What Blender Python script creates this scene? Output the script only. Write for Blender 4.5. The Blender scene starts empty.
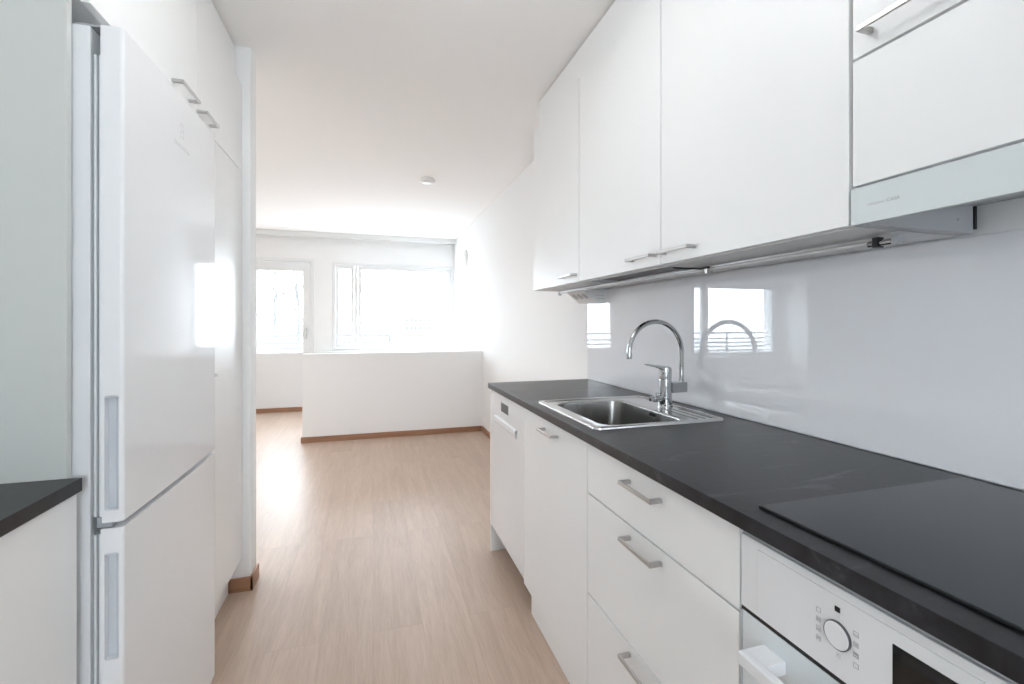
import bpy, bmesh, math, random
from mathutils import Vector, Matrix
random.seed(7)
PI = math.pi
sc = bpy.context.scene
col = sc.collection

# ------------------------------------------------------------------ camera
F_PX, YAW, V0, CAM_H = 459.78, 0.2935, 323.61, 1.2167
cd = bpy.data.cameras.new('camera'); cam = bpy.data.objects.new('camera', cd); col.objects.link(cam)
cd.sensor_fit = 'HORIZONTAL'; cd.sensor_width = 36.0
cd.lens = 36.0 * F_PX / 1024.0
cd.shift_y = -(342.0 - V0) / 1024.0
cd.clip_start = 0.02; cd.clip_end = 400
cam.location = (0, 0, CAM_H)
cam.rotation_euler = (PI / 2, 0, -YAW)
sc.camera = cam

# ------------------------------------------------------------------ exposure, world
SKY = 12.0
vs = sc.view_settings
sc.display_settings.display_device = 'sRGB'
vs.view_transform = 'Standard'; vs.look = 'None'; vs.exposure = 0.30; vs.gamma = 1.0; vs.use_curve_mapping = False
w = bpy.data.worlds.new('overcast_sky'); sc.world = w; w.use_nodes = True
bg = w.node_tree.nodes['Background']
bg.inputs[0].default_value = (0.86, 0.935, 1.03, 1); bg.inputs[1].default_value = SKY
cy = sc.cycles
cy.use_denoising = True
cy.max_bounces = 14; cy.diffuse_bounces = 8; cy.glossy_bounces = 6; cy.transmission_bounces = 8; cy.transparent_max_bounces = 24
cy.sample_clamp_indirect = 8.0
cy.caustics_reflective = False; cy.caustics_refractive = False

def portal(name, loc, rot, sx, sy):
    l = bpy.data.lights.new(name, 'AREA'); l.shape = 'RECTANGLE'; l.size = sx; l.size_y = sy
    l.cycles.is_portal = True
    o = bpy.data.objects.new(name, l); col.objects.link(o); o.location = loc; o.rotation_euler = rot
    return o
# daylight portals in the openings of the windows (they only steer the sampling of the sky)
portal('sky_portal_door', (-1.21, 7.28, 1.37), (-PI / 2, 0, 0), 0.62, 1.2)
portal('sky_portal_main', (0.305, 7.28, 1.46), (-PI / 2, 0, 0), 1.75, 1.28)
portal('sky_portal_side', (-4.085, 7.28, 1.28), (-PI / 2, 0, 0), 1.95, 1.36)
portal('sky_portal_back', (0.0, -2.18, 1.35), (PI / 2, 0, 0), 0.96, 1.10)

# ------------------------------------------------------------------ materials
def newmat(name):
    m = bpy.data.materials.new(name); m.use_nodes = True
    nt = m.node_tree; b = nt.nodes['Principled BSDF']
    return m, nt, b

def plain(name, c, rough=0.4, metal=0.0, spec=0.5, noise=0.02, scale=30, bump=0.0, bscale=200, coat=0.0, aniso=0.0, ior=None):
    m, nt, b = newmat(name)
    b.inputs['Roughness'].default_value = rough; b.inputs['Metallic'].default_value = metal
    b.inputs['Specular IOR Level'].default_value = spec
    if coat: b.inputs['Coat Weight'].default_value = coat; b.inputs['Coat Roughness'].default_value = 0.02
    if ior: b.inputs['IOR'].default_value = ior
    if aniso: b.inputs['Anisotropic'].default_value = aniso
    tc = nt.nodes.new('ShaderNodeTexCoord')
    n = nt.nodes.new('ShaderNodeTexNoise'); n.inputs['Scale'].default_value = scale; n.inputs['Detail'].default_value = 4
    nt.links.new(tc.outputs['Object'], n.inputs['Vector'])
    mx = nt.nodes.new('ShaderNodeMix'); mx.data_type = 'RGBA'
    mx.inputs[6].default_value = tuple(max(0, x * (1 - noise)) for x in c) + (1,)
    mx.inputs[7].default_value = tuple(min(1, x * (1 + noise)) for x in c) + (1,)
    nt.links.new(n.outputs['Fac'], mx.inputs[0]); nt.links.new(mx.outputs[2], b.inputs['Base Color'])
    if bump:
        n2 = nt.nodes.new('ShaderNodeTexNoise'); n2.inputs['Scale'].default_value = bscale; n2.inputs['Detail'].default_value = 3
        nt.links.new(tc.outputs['Object'], n2.inputs['Vector'])
        bp = nt.nodes.new('ShaderNodeBump'); bp.inputs['Strength'].default_value = bump; bp.inputs['Distance'].default_value = 0.002
        nt.links.new(n2.outputs['Fac'], bp.inputs['Height']); nt.links.new(bp.outputs[0], b.inputs['Normal'])
    return m

def mat_floor():
    m, nt, b = newmat('oak_laminate_floor')
    N = nt.nodes.new; L = nt.links.new
    tc = N('ShaderNodeTexCoord'); mp = N('ShaderNodeMapping'); mp.inputs['Rotation'].default_value = (0, 0, PI / 2)
    L(tc.outputs['Object'], mp.inputs['Vector'])
    br = N('ShaderNodeTexBrick'); br.offset = 0.37; br.offset_frequency = 2; br.squash = 1.0
    br.inputs['Scale'].default_value = 1.0; br.inputs['Brick Width'].default_value = 1.38; br.inputs['Row Height'].default_value = 0.192
    br.inputs['Mortar Size'].default_value = 0.0009; br.inputs['Mortar Smooth'].default_value = 0.3; br.inputs['Bias'].default_value = 0.0
    br.inputs['Color1'].default_value = (0.0, 0.0, 0.0, 1); br.inputs['Color2'].default_value = (1, 1, 1, 1); br.inputs['Mortar'].default_value = (0.5, 0.5, 0.5, 1)
    L(mp.outputs[0], br.inputs['Vector'])
    # grain: noise stretched along the planks, shifted per plank
    mp2 = N('ShaderNodeMapping'); mp2.inputs['Scale'].default_value = (24, 1.9, 1)
    add = N('ShaderNodeVectorMath'); add.operation = 'ADD'
    sc_ = N('ShaderNodeVectorMath'); sc_.operation = 'SCALE'; sc_.inputs['Scale'].default_value = 7.0
    L(br.outputs['Color'], sc_.inputs[0]); L(tc.outputs['Object'], add.inputs[0]); L(sc_.outputs[0], add.inputs[1]); L(add.outputs[0], mp2.inputs['Vector'])
    g = N('ShaderNodeTexNoise'); g.inputs['Scale'].default_value = 1.0; g.inputs['Detail'].default_value = 7; g.inputs['Roughness'].default_value = 0.62; g.inputs['Distortion'].default_value = 0.6
    L(mp2.outputs[0], g.inputs['Vector'])
    mp3 = N('ShaderNodeMapping'); mp3.inputs['Scale'].default_value = (240, 11, 1); L(add.outputs[0], mp3.inputs['Vector'])
    g2 = N('ShaderNodeTexNoise'); g2.inputs['Scale'].default_value = 1.0; g2.inputs['Detail'].default_value = 3; L(mp3.outputs[0], g2.inputs['Vector'])
    cr = N('ShaderNodeValToRGB')
    cr.color_ramp.elements[0].position = 0.12; cr.color_ramp.elements[0].color = FLOOR_DARK
    cr.color_ramp.elements[1].position = 0.88; cr.color_ramp.elements[1].color = FLOOR_LIGHT
    L(g.outputs['Fac'], cr.inputs['Fac'])
    def mul(a_sock, fac_sock, lo, hi):
        mr = N('ShaderNodeMapRange'); mr.inputs['To Min'].default_value = lo; mr.inputs['To Max'].default_value = hi
        L(fac_sock, mr.inputs['Value'])
        mm = N('ShaderNodeMix'); mm.data_type = 'RGBA'; mm.blend_type = 'MULTIPLY'; mm.inputs[0].default_value = 1
        L(a_sock, mm.inputs[6]); L(mr.outputs[0], mm.inputs[7]); return mm.outputs[2]
    c = mul(cr.outputs[0], br.outputs['Color'], 0.955, 1.035)
    c = mul(c, g2.outputs['Fac'], 0.82, 1.18)
    c = mul(c, br.outputs['Fac'], 1.0, 0.84)
    L(c, b.inputs['Base Color'])
    b.inputs['Roughness'].default_value = 0.33
    rr = N('ShaderNodeMapRange'); rr.inputs['To Min'].default_value = 0.30; rr.inputs['To Max'].default_value = 0.45
    L(g.outputs['Fac'], rr.inputs['Value']); L(rr.outputs[0], b.inputs['Roughness'])
    bp = N('ShaderNodeBump'); bp.inputs['Strength'].default_value = 0.10; bp.inputs['Distance'].default_value = 0.001
    L(g2.outputs['Fac'], bp.inputs['Height']); L(bp.outputs[0], b.inputs['Normal'])
    return m
FLOOR_DARK = (0.425, 0.305, 0.228, 1); FLOOR_LIGHT = (0.625, 0.487, 0.395, 1)

def mat_wood(name, dark, light, rough=0.4):
    m, nt, b = newmat(name); N = nt.nodes.new; L = nt.links.new
    tc = N('ShaderNodeTexCoord'); mp = N('ShaderNodeMapping'); mp.inputs['Scale'].default_value = (3, 3, 120)
    L(tc.outputs['Object'], mp.inputs['Vector'])
    g = N('ShaderNodeTexNoise'); g.inputs['Scale'].default_value = 1; g.inputs['Detail'].default_value = 6; g.inputs['Distortion'].default_value = 0.4
    L(mp.outputs[0], g.inputs['Vector'])
    cr = N('ShaderNodeValToRGB'); cr.color_ramp.elements[0].position = .3; cr.color_ramp.elements[1].position = .7
    cr.color_ramp.elements[0].color = dark + (1,); cr.color_ramp.elements[1].color = light + (1,)
    L(g.outputs['Fac'], cr.inputs['Fac']); L(cr.outputs[0], b.inputs['Base Color']); b.inputs['Roughness'].default_value = rough
    return m

def mat_slate(name):
    m, nt, b = newmat(name); N = nt.nodes.new; L = nt.links.new
    tc = N('ShaderNodeTexCoord'); mp = N('ShaderNodeMapping'); mp.inputs['Scale'].default_value = (2.4, 9, 9)
    mp.inputs['Rotation'].default_value = (0, 0, 0.35)
    L(tc.outputs['Object'], mp.inputs['Vector'])
    g = N('ShaderNodeTexNoise'); g.inputs['Scale'].default_value = 1.3; g.inputs['Detail'].default_value = 8; g.inputs['Roughness'].default_value = 0.62; g.inputs['Distortion'].default_value = 1.1
    L(mp.outputs[0], g.inputs['Vector'])
    f = N('ShaderNodeTexNoise'); f.inputs['Scale'].default_value = 60; f.inputs['Detail'].default_value = 5; L(tc.outputs['Object'], f.inputs['Vector'])
    cr = N('ShaderNodeValToRGB')
    e = cr.color_ramp.elements; e[0].position = .34; e[0].color = (0.0065, 0.006, 0.0062, 1); e[1].position = .58; e[1].color = (0.025, 0.025, 0.029, 1); e2 = e.new(.76); e2.color = (0.115, 0.118, 0.132, 1)
    L(g.outputs['Fac'], cr.inputs['Fac'])
    mm = N('ShaderNodeMix'); mm.data_type = 'RGBA'; mm.blend_type = 'MULTIPLY'; mm.inputs[0].default_value = 1
    mr = N('ShaderNodeMapRange'); mr.inputs['To Min'].default_value = .5; mr.inputs['To Max'].default_value = 1.5
    L(f.outputs['Fac'], mr.inputs['Value']); L(cr.outputs[0], mm.inputs[6]); L(mr.outputs[0], mm.inputs[7]); L(mm.outputs[2], b.inputs['Base Color'])
    rr = N('ShaderNodeMapRange'); b.inputs['Specular IOR Level'].default_value = 0.36
    rr.inputs['To Min'].default_value = 0.24; rr.inputs['To Max'].default_value = 0.44
    L(g.outputs['Fac'], rr.inputs['Value']); L(rr.outputs[0], b.inputs['Roughness'])
    bp = N('ShaderNodeBump'); bp.inputs['Strength'].default_value = 0.25; bp.inputs['Distance'].default_value = 0.001
    L(f.outputs['Fac'], bp.inputs['Height']); L(bp.outputs[0], b.inputs['Normal'])
    return m

def mat_steel(name, c, rough, axis_scale):
    m, nt, b = newmat(name); N = nt.nodes.new; L = nt.links.new
    b.inputs['Metallic'].default_value = 1
    tc = N('ShaderNodeTexCoord'); mp = N('ShaderNodeMapping'); mp.inputs['Scale'].default_value = axis_scale
    L(tc.outputs['Object'], mp.inputs['Vector'])
    g = N('ShaderNodeTexNoise'); g.inputs['Scale'].default_value = 1; g.inputs['Detail'].default_value = 3; L(mp.outputs[0], g.inputs['Vector'])
    rr = N('ShaderNodeMapRange'); rr.inputs['To Min'].default_value = rough * .75; rr.inputs['To Max'].default_value = rough * 1.25
    L(g.outputs['Fac'], rr.inputs['Value']); L(rr.outputs[0], b.inputs['Roughness'])
    mx = N('ShaderNodeMix'); mx.data_type = 'RGBA'; mx.inputs[6].default_value = tuple(x * .94 for x in c) + (1,); mx.inputs[7].default_value = tuple(c) + (1,)
    L(g.outputs['Fac'], mx.inputs[0]); L(mx.outputs[2], b.inputs['Base Color'])
    return m

def mat_pane(name):
    m = bpy.data.materials.new(name); m.use_nodes = True; nt = m.node_tree; nt.nodes.clear(); N = nt.nodes.new; L = nt.links.new
    out = N('ShaderNodeOutputMaterial'); mix = N('ShaderNodeMixShader'); t = N('ShaderNodeBsdfTransparent'); g = N('ShaderNodeBsdfGlossy')
    t.inputs[0].default_value = (0.97, 0.985, 0.98, 1); g.inputs['Roughness'].default_value = 0.0
    fr = N('ShaderNodeFresnel'); fr.inputs['IOR'].default_value = 1.45
    geo = N('ShaderNodeNewGeometry'); inv = N('ShaderNodeMath'); inv.operation = 'SUBTRACT'; inv.inputs[0].default_value = 1.0
    mu = N('ShaderNodeMath'); mu.operation = 'MULTIPLY'
    L(geo.outputs['Backfacing'], inv.inputs[1]); L(inv.outputs[0], mu.inputs[0]); L(fr.outputs[0], mu.inputs[1])   # the pane mirrors on its outer faces only
    L(mu.outputs[0], mix.inputs[0]); L(t.outputs[0], mix.inputs[1]); L(g.outputs[0], mix.inputs[2]); L(mix.outputs[0], out.inputs[0])
    return m

M = {}
M['laminate'] = plain('white_laminate', (0.865, 0.87, 0.87), rough=0.34, noise=0.008, scale=8)
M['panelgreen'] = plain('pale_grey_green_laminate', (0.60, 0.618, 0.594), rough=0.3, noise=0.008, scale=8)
M['carcass'] = plain('white_melamine_board', (0.74, 0.74, 0.74), rough=0.45, noise=0.01)
M['fridge'] = plain('white_gloss_enamel', (0.83, 0.84, 0.855), rough=0.07, noise=0.006, spec=0.38)
M['fridge_side'] = plain('white_satin_enamel', (0.76, 0.78, 0.80), rough=0.3, noise=0.008)
M['gasket'] = plain('grey_rubber_gasket', (0.42, 0.45, 0.47), rough=0.6)
M['grip'] = plain('grey_white_plastic', (0.62, 0.65, 0.69), rough=0.35)
M['hinge'] = plain('pale_grey_plastic', (0.36, 0.38, 0.40), rough=0.35)
M['mark'] = plain('faint_grey_print', (0.63, 0.63, 0.64), rough=0.3)
M['mark_dark'] = plain('grey_print', (0.42, 0.43, 0.44), rough=0.3)
M['appliance'] = plain('white_appliance_enamel', (0.80, 0.81, 0.825), rough=0.16, noise=0.006)
M['whiteglass'] = plain('white_back_painted_glass', (0.70, 0.745, 0.76), rough=0.07, noise=0.006, spec=0.55)
M['hoodglass'] = plain('pale_green_back_painted_glass', (0.68, 0.735, 0.74), rough=0.08, noise=0.006)
M['splash'] = plain('white_back_painted_splashback_glass', (0.90, 0.912, 0.942), rough=0.012, noise=0.004, ior=1.75)
M['slate'] = mat_slate('dark_slate_laminate')
M['hob'] = plain('black_ceramic_glass', (0.011, 0.0135, 0.019), rough=0.22, noise=0.1, spec=0.5)
M['ring'] = plain('dark_grey_ring', (0.10, 0.10, 0.105), rough=0.3)
M['black'] = plain('black_plastic', (0.012, 0.012, 0.012), rough=0.3)
M['display'] = plain('dark_display_glass', (0.012, 0.012, 0.012), rough=0.05)
M['dwdisplay'] = plain('dark_grey_display_window', (0.06, 0.06, 0.065), rough=0.35, noise=0.5, scale=220)
M['handle'] = mat_steel('brushed_nickel', (0.56, 0.55, 0.545), 0.30, (400, 6, 400))
M['sink'] = mat_steel('darkened_bowl_steel', (0.40, 0.395, 0.385), 0.24, (60, 60, 3))  # bowl steel coloured darker, with upright streaks in place of reflections
M['sinkrim'] = mat_steel('satin_stainless_steel', (0.72, 0.72, 0.71), 0.24, (300, 4, 50))
M['chrome'] = mat_steel('polished_chrome', (0.50, 0.51, 0.52), 0.04, (20, 20, 20))
M['greymetal'] = plain('grey_painted_metal', (0.46, 0.48, 0.50), rough=0.4)
M['darkgap'] = plain('dark_shadow_gasket', (0.05, 0.05, 0.05), rough=0.7)
M['traysteel'] = plain('dark_grey_drying_rack', (0.07, 0.065, 0.065), rough=0.4)
M['wall'] = plain('white_wall_paint', (0.88, 0.885, 0.885), rough=0.75, noise=0.006, bump=0.05, bscale=350)
M['ceil'] = plain('white_textured_ceiling', (0.925, 0.912, 0.895), rough=0.9, noise=0.012, scale=120, bump=0.35, bscale=260)
M['frame'] = plain('white_painted_window_frame', (0.80, 0.81, 0.81), rough=0.3, noise=0.006)
M['floor'] = mat_floor()
M['oaktrim'] = mat_wood('oak_skirting', (0.27, 0.135, 0.075), (0.40, 0.215, 0.125))
M['pane'] = mat_pane('clear_window_glass')
M['plastic'] = plain('white_plastic', (0.80, 0.80, 0.79), rough=0.35)
M['tube'] = plain('opal_light_diffuser', (0.84, 0.84, 0.84), rough=0.25)
M['cable'] = plain('black_cable', (0.02, 0.02, 0.02), rough=0.5)
M['concrete'] = plain('light_concrete', (0.55, 0.55, 0.55), rough=0.8, noise=0.05)
M['ground'] = plain('pale_winter_ground', (0.62, 0.63, 0.64), rough=0.9, noise=0.08, scale=0.5)
M['facade'] = plain('white_render_facade', (0.52, 0.52, 0.52), rough=0.8)
M['yellow'] = plain('pale_yellow_facade', (0.115, 0.104, 0.085), rough=0.8)
M['winpane'] = plain('grey_window_panes', (0.05, 0.055, 0.065), rough=0.3)
M['bark'] = plain('grey_birch_bark', (0.082, 0.08, 0.078), rough=0.8, noise=0.2)
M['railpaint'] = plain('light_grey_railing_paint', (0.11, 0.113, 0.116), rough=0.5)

# ------------------------------------------------------------------ mesh helpers
class MB:
    def __init__(self): self.bm = bmesh.new()
    def _merge(self, t):
        me = bpy.data.meshes.new('tmp'); t.to_mesh(me); t.free(); self.bm.from_mesh(me); bpy.data.meshes.remove(me)
    def box(self, x0, x1, y0, y1, z0, z1, bev=0.0, seg=2):
        t = bmesh.new(); bmesh.ops.create_cube(t, size=1.0)
        for v in t.verts:
            v.co = Vector(((x0 + x1) / 2 + v.co.x * (x1 - x0), (y0 + y1) / 2 + v.co.y * (y1 - y0), (z0 + z1) / 2 + v.co.z * (z1 - z0)))
        if bev > 0:
            bmesh.ops.bevel(t, geom=t.edges[:], offset=bev, segments=seg, profile=0.5, affect='EDGES', clamp_overlap=True)
        self._merge(t); return self
    def cyl(self, p0, p1, r0, r1=None, n=28, bev=0.0):
        r1 = r0 if r1 is None else r1
        p0, p1 = Vector(p0), Vector(p1); d = p1 - p0
        t = bmesh.new(); bmesh.ops.create_cone(t, cap_ends=True, segments=n, radius1=r0, radius2=r1, depth=d.length)
        if bev > 0:
            es = [e for e in t.edges if len(e.link_faces) == 2 and any(len(f.verts) > 4 for f in e.link_faces)]
            bmesh.ops.bevel(t, geom=es, offset=bev, segments=3, profile=0.5, affect='EDGES')
        q = Vector((0, 0, 1)).rotation_difference(d.normalized())
        bmesh.ops.transform(t, matrix=Matrix.Translation((p0 + p1) / 2) @ q.to_matrix().to_4x4(), verts=t.verts)
        self._merge(t); return self
    def tube(self, pts, r, n=16, caps=True):
        pts = [Vector(p) for p in pts]; rs = r if isinstance(r, (list, tuple)) else [r] * len(pts)
        t = bmesh.new(); rings = []; up = None
        for i, p in enumerate(pts):
            d = (pts[min(i + 1, len(pts) - 1)] - pts[max(i - 1, 0)]).normalized()
            if up is None:
                up = Vector((0, 0, 1)) if abs(d.z) < .9 else Vector((0, 1, 0))
            a = d.cross(up).normalized(); up = a.cross(d).normalized()
            rings.append([t.verts.new(p + (a * math.cos(2 * PI * k / n) + up * math.sin(2 * PI * k / n)) * rs[i]) for k in range(n)])
        for A, B in zip(rings, rings[1:]):
            for k in range(n):
                t.faces.new((A[k], A[(k + 1) % n], B[(k + 1) % n], B[k]))
        if caps:
            t.faces.new(list(reversed(rings[0]))); t.faces.new(rings[-1])
        bmesh.ops.recalc_face_normals(t, faces=t.faces)
        self._merge(t); return self
    def prism(self, poly, axis, a0, a1, bev=0.0):
        """extrude polygon along axis: 'x' poly=(y,z), 'y' poly=(x,z), 'z' poly=(x,y)"""
        def P(p, a):
            return {'x': (a, p[0], p[1]), 'y': (p[0], a, p[1]), 'z': (p[0], p[1], a)}[axis]
        t = bmesh.new()
        A = [t.verts.new(P(p, a0)) for p in poly]; B = [t.verts.new(P(p, a1)) for p in poly]
        n = len(poly)
        t.faces.new(A); t.faces.new(list(reversed(B)))
        for k in range(n): t.faces.new((A[k], B[k], B[(k + 1) % n], A[(k + 1) % n]))
        bmesh.ops.recalc_face_normals(t, faces=t.faces)
        if bev > 0: bmesh.ops.bevel(t, geom=t.edges[:], offset=bev, segments=2, profile=0.5, affect='EDGES', clamp_overlap=True)
        self._merge(t); return self
    def loft(self, rings, cap0=False, cap1=False):
        t = bmesh.new(); R = [[t.verts.new(p) for p in r] for r in rings]
        n = len(R[0])
        for A, B in zip(R, R[1:]):
            for k in range(n): t.faces.new((A[k], A[(k + 1) % n], B[(k + 1) % n], B[k]))
        if cap0: t.faces.new(list(reversed(R[0])))
        if cap1: t.faces.new(R[-1])
        bmesh.ops.recalc_face_normals(t, faces=t.faces)
        self._merge(t); return self
    def lathe(self, prof, center, n=32, axis='z'):
        rings = []
        for r, h in prof:
            ring = []
            for k in range(n):
                a = 2 * PI * k / n; x, y = r * math.cos(a), r * math.sin(a)
                ring.append({'z': (center[0] + x, center[1] + y, center[2] + h), 'x': (center[0] + h, center[1] + x, center[2] + y)}[axis])
            rings.append(ring)
        return self.loft(rings, True, True)
    def build(self, name, mat, parent=None, loc=None, smooth=True):
        me = bpy.data.meshes.new(name)
        L = Vector(loc) if loc is not None else (root_loc(parent) if parent else Vector((0, 0, 0)))
        bmesh.ops.translate(self.bm, verts=self.bm.verts, vec=-L)
        self.bm.to_mesh(me); self.bm.free(); me.materials.append(mat)
        if smooth:
            me.shade_smooth(); me.set_sharp_from_angle(angle=math.radians(32))
        o = bpy.data.objects.new(name, me); col.objects.link(o)
        if smooth:
            wn = o.modifiers.new('weighted_normals', 'WEIGHTED_NORMAL'); wn.keep_sharp = True; wn.weight = 100
        if parent: o.parent = parent
        else: o.location = L
        return o

def root_loc(o):
    while o.parent: o = o.parent
    return o.location.copy()

def thing(name, label, cat, loc, group=None):
    o = bpy.data.objects.new(name, None); col.objects.link(o); o.location = loc; o.empty_display_size = 0.05
    o['label'] = label; o['category'] = cat
    if group: o['group'] = group
    return o

def tag(o, label, cat, group=None, kind=None):
    o['label'] = label; o['category'] = cat
    if group: o['group'] = group
    if kind: o['kind'] = kind
    return o

def struct(name, mb, mat, loc=None, label=None, cat=None):
    o = mb.build(name, mat, loc=loc); o['kind'] = 'structure'
    if label: o['label'] = label
    if cat: o['category'] = cat
    return o

def text_mesh(body, size, mat, name, parent, mtx, extrude=0.0002):
    c = bpy.data.curves.new('lettering', 'FONT'); c.body = body; c.size = size; c.extrude = extrude; c.resolution_u = 3
    t = bpy.data.objects.new('lettering', c); col.objects.link(t)
    dg = bpy.context.evaluated_depsgraph_get(); dg.update()
    me = bpy.data.meshes.new_from_object(t.evaluated_get(dg))
    bpy.data.objects.remove(t); bpy.data.curves.remove(c)
    me.transform(Matrix.Translation(-root_loc(parent)) @ mtx)
    me.materials.clear(); me.materials.append(mat); me.name = name
    o = bpy.data.objects.new(name, me); col.objects.link(o); o.parent = parent
    return o

# ------------------------------------------------------------------ setting
XW, YF, ZC = 1.19, 7.0, 2.478
STUB_X, STUB_Y0, STUB_Y1 = -0.537, 2.361, 2.464
XL, XK, YB = -5.2, -1.19, -1.9
struct('floor', MB().box(XL - .3, XW + .3, YB - .3, YF + .02, -0.2, 0.0), M['floor'], label='pale oak plank laminate floor', cat='floor')
struct('ceiling', MB().box(XL - .3, XW + .3, YB - .3, YF + .3, ZC, ZC + .2), M['ceil'], label='white textured ceiling', cat='ceiling')
struct('wall_right', MB().box(XW, XW + .25, YB - .3, YF + .3, 0, ZC), M['wall'], label='long white wall on the right', cat='wall')
struct('wall_left', MB().box(XK - .1, XK, YB - .3, STUB_Y0, 0, ZC), M['wall'], label='white wall behind the left cabinets', cat='wall')
struct('wall_stub', MB().box(XL, STUB_X, STUB_Y0, STUB_Y1, 0, ZC), M['wall'], label='white wall end beside the tall cabinet', cat='wall')
struct('wall_far_left', MB().box(XL - .25, XL, STUB_Y0, YF + .3, 0, ZC), M['wall'], label='white wall at the far left of the living room', cat='wall')
HW_Y, HW_Z = 5.10, 0.905
struct('wall_partition', MB().box(-0.69, XW, HW_Y, HW_Y + .12, 0, HW_Z, .003), M['wall'], label='low white partition wall standing across the living room', cat='wall')
# window wall with its openings
W1 = (-0.555, 1.175, 0.83, 2.09); D1 = (-1.66, -0.79, 0.0, 2.128); W2 = (-5.06, -3.11, 0.60, 1.96)
def wall_with_holes(x0, x1, y0, y1, z1, holes):
    m = MB(); cur = x0
    for hx0, hx1, hz0, hz1 in sorted(holes):
        m.box(cur, hx0, y0, y1, 0, z1)
        if hz0 > 0: m.box(hx0, hx1, y0, y1, 0, hz0)
        m.box(hx0, hx1, y0, y1, hz1, z1); cur = hx1
    m.box(cur, x1, y0, y1, 0, z1); return m
struct('wall_front', wall_with_holes(XL, XW, YF, YF + .28, ZC, [W1, D1, W2]), M['wall'], label='white window wall at the end of the room', cat='wall')
WB = (-0.48, 0.48, 0.80, 1.90)
struct('wall_back', wall_with_holes(XK, XW, YB - .28, YB, ZC, [WB]), M['wall'], label='white wall behind the viewpoint', cat='wall')

def skirting(name, x0, x1, y0, y1, h=0.058):
    return struct(name, MB().box(x0, x1, y0, y1, 0, h, .003), M['oaktrim'], label=None)
skirting('baseboard_partition', -0.703, XW - .012, HW_Y - .012, HW_Y - .0005)['label'] = 'oak skirting along the foot of the low partition wall'
skirting('baseboard_partition_end', -0.703, -0.6905, HW_Y, HW_Y + .12)
skirting('baseboard_right', XW - .012, XW - .0005, 2.43, HW_Y - .013)
skirting('baseboard_right_far', XW - .012, XW - .0005, HW_Y + .121, YF - .013)
b_ = MB().box(-0.64, STUB_X + .012, STUB_Y0 - .012, STUB_Y0 - .0005, 0, .062, .002).box(STUB_X + .0005, STUB_X + .012, STUB_Y0 - .012, STUB_Y1 + .012, 0, .062, .002)
struct('baseboard_stub', b_, M['oaktrim'], label='oak skirting around the foot of the wall end', cat='skirting')
skirting('baseboard_front', D1[1] + .01, XW - .013, YF - .012, YF - .0005)
skirting('baseboard_front_left', XL + .001, D1[0] - .01, YF - .012, YF - .0005)
skirting('baseboard_far_left', XL + .0005, XL + .012, STUB_Y1 + .001, YF - .013)

def sash(parent_name, mb_list, x0, x1, z0, z1, y0, y1, st):
    mb_list.box(x0, x0 + st, y0, y1, z0, z1, .004).box(x1 - st, x1, y0, y1, z0, z1, .004)
    mb_list.box(x0 + st - .001, x1 - st + .001, y0, y1, z0, z0 + st, .004).box(x0 + st - .001, x1 - st + .001, y0, y1, z1 - st, z1, .004)

def window(name, W, split, label, mirror=False):
    x0, x1, z0, z1 = W
    fr = MB(); sash('', fr, x0, x1, z0, z1, YF - .008, YF + .14, .042)
    fr.box(split - .022, split + .022, YF - .004, YF + .14, z0 + .03, z1 - .03, .004)
    f = struct(name, fr, M['frame'], loc=((x0 + x1) / 2, YF, z0), label=label, cat='window')
    for nm, a, b in (('narrow_sash', x0 + .045, split - .025), ('wide_sash', split + .025, x1 - .045)):
        s = MB(); st = .045 if nm == 'narrow_sash' else .05
        sash('', s, a, b, z0 + .045, z1 - .045, YF + .004, YF + .05, st)
        so = s.build(nm, M['frame'], f)
        MB().box(a + st - .004, b - st + .004, YF + .024, YF + .03, z0 + .045 + st - .004, z1 - .045 - st + .004).build('pane', M['pane'], so)
        if nm == 'narrow_sash':
            v = MB().box(a + .012, b - .012, YF - .004, YF + .004, z1 - .040, z1 - .012)
            v.build('vent_strip', M['frame'], f)
            vv = MB()
            for k in range(5): vv.box(a + st + .016 + k * .024, a + st + .032 + k * .024, YF + .018, YF + .0245, z1 - .118, z1 - .100)
            vv.build('vent_slots', M['mark_dark'], so)
        else:
            xm = (a + b) / 2 + .0
            MB().box(xm - .02, xm + .02, YF - .012, YF + .006, z1 - .062, z1 - .040, .003).build('latch', M['frame'], f)
    MB().box(x0 - .21 if not mirror else x0, min(x1 + .03, XW - .002), YF - .19, YF + .01, z0 - .028, z0 + .0, .006).build('window_sill', M['frame'], f)
    return f
window('window_1', W1, -0.235, 'white framed window with a narrow sash and one wide pane')
window('window_2', W2, W2[0] + 1.62, 'white framed window at the left end of the window wall', True)

# balcony door
fr = MB(); sash('', fr, D1[0], D1[1], 0.0, D1[3], YF - .012, YF + .14, .048)
d1 = struct('door_1', fr, M['frame'], loc=((D1[0] + D1[1]) / 2, YF, 0), label='white glazed balcony door with a solid lower panel', cat='door')
lf = MB(); a, b, zz0, zz1 = D1[0] + .052, D1[1] - .052, .046, D1[3] - .052
lf.box(a, a + .095, YF + .002, YF + .06, zz0, zz1, .004).box(b - .10, b, YF + .002, YF + .06, zz0, zz1, .004)
lf.box(a + .094, b - .099, YF + .002, YF + .06, zz1 - .13, zz1, .004).box(a + .094, b - .099, YF + .006, YF + .058, zz0, .815, .004)
leaf = lf.build('door_leaf', M['frame'], d1)
MB().box(a + .09, b - .095, YF + .026, YF + .032, .81, zz1 - .125).build('pane', M['pane'], leaf)
hd = MB().box(b - .062, b - .042, YF - .006, YF + .003, 1.02, 1.16, .003).tube([(b - .052, YF - .004, 1.12), (b - .052, YF - .045, 1.12), (b - .052, YF - .05, 1.11), (b - .052, YF - .05, 1.0)], .008, 10)
hd.build('door_handle', M['handle'], leaf)
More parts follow.
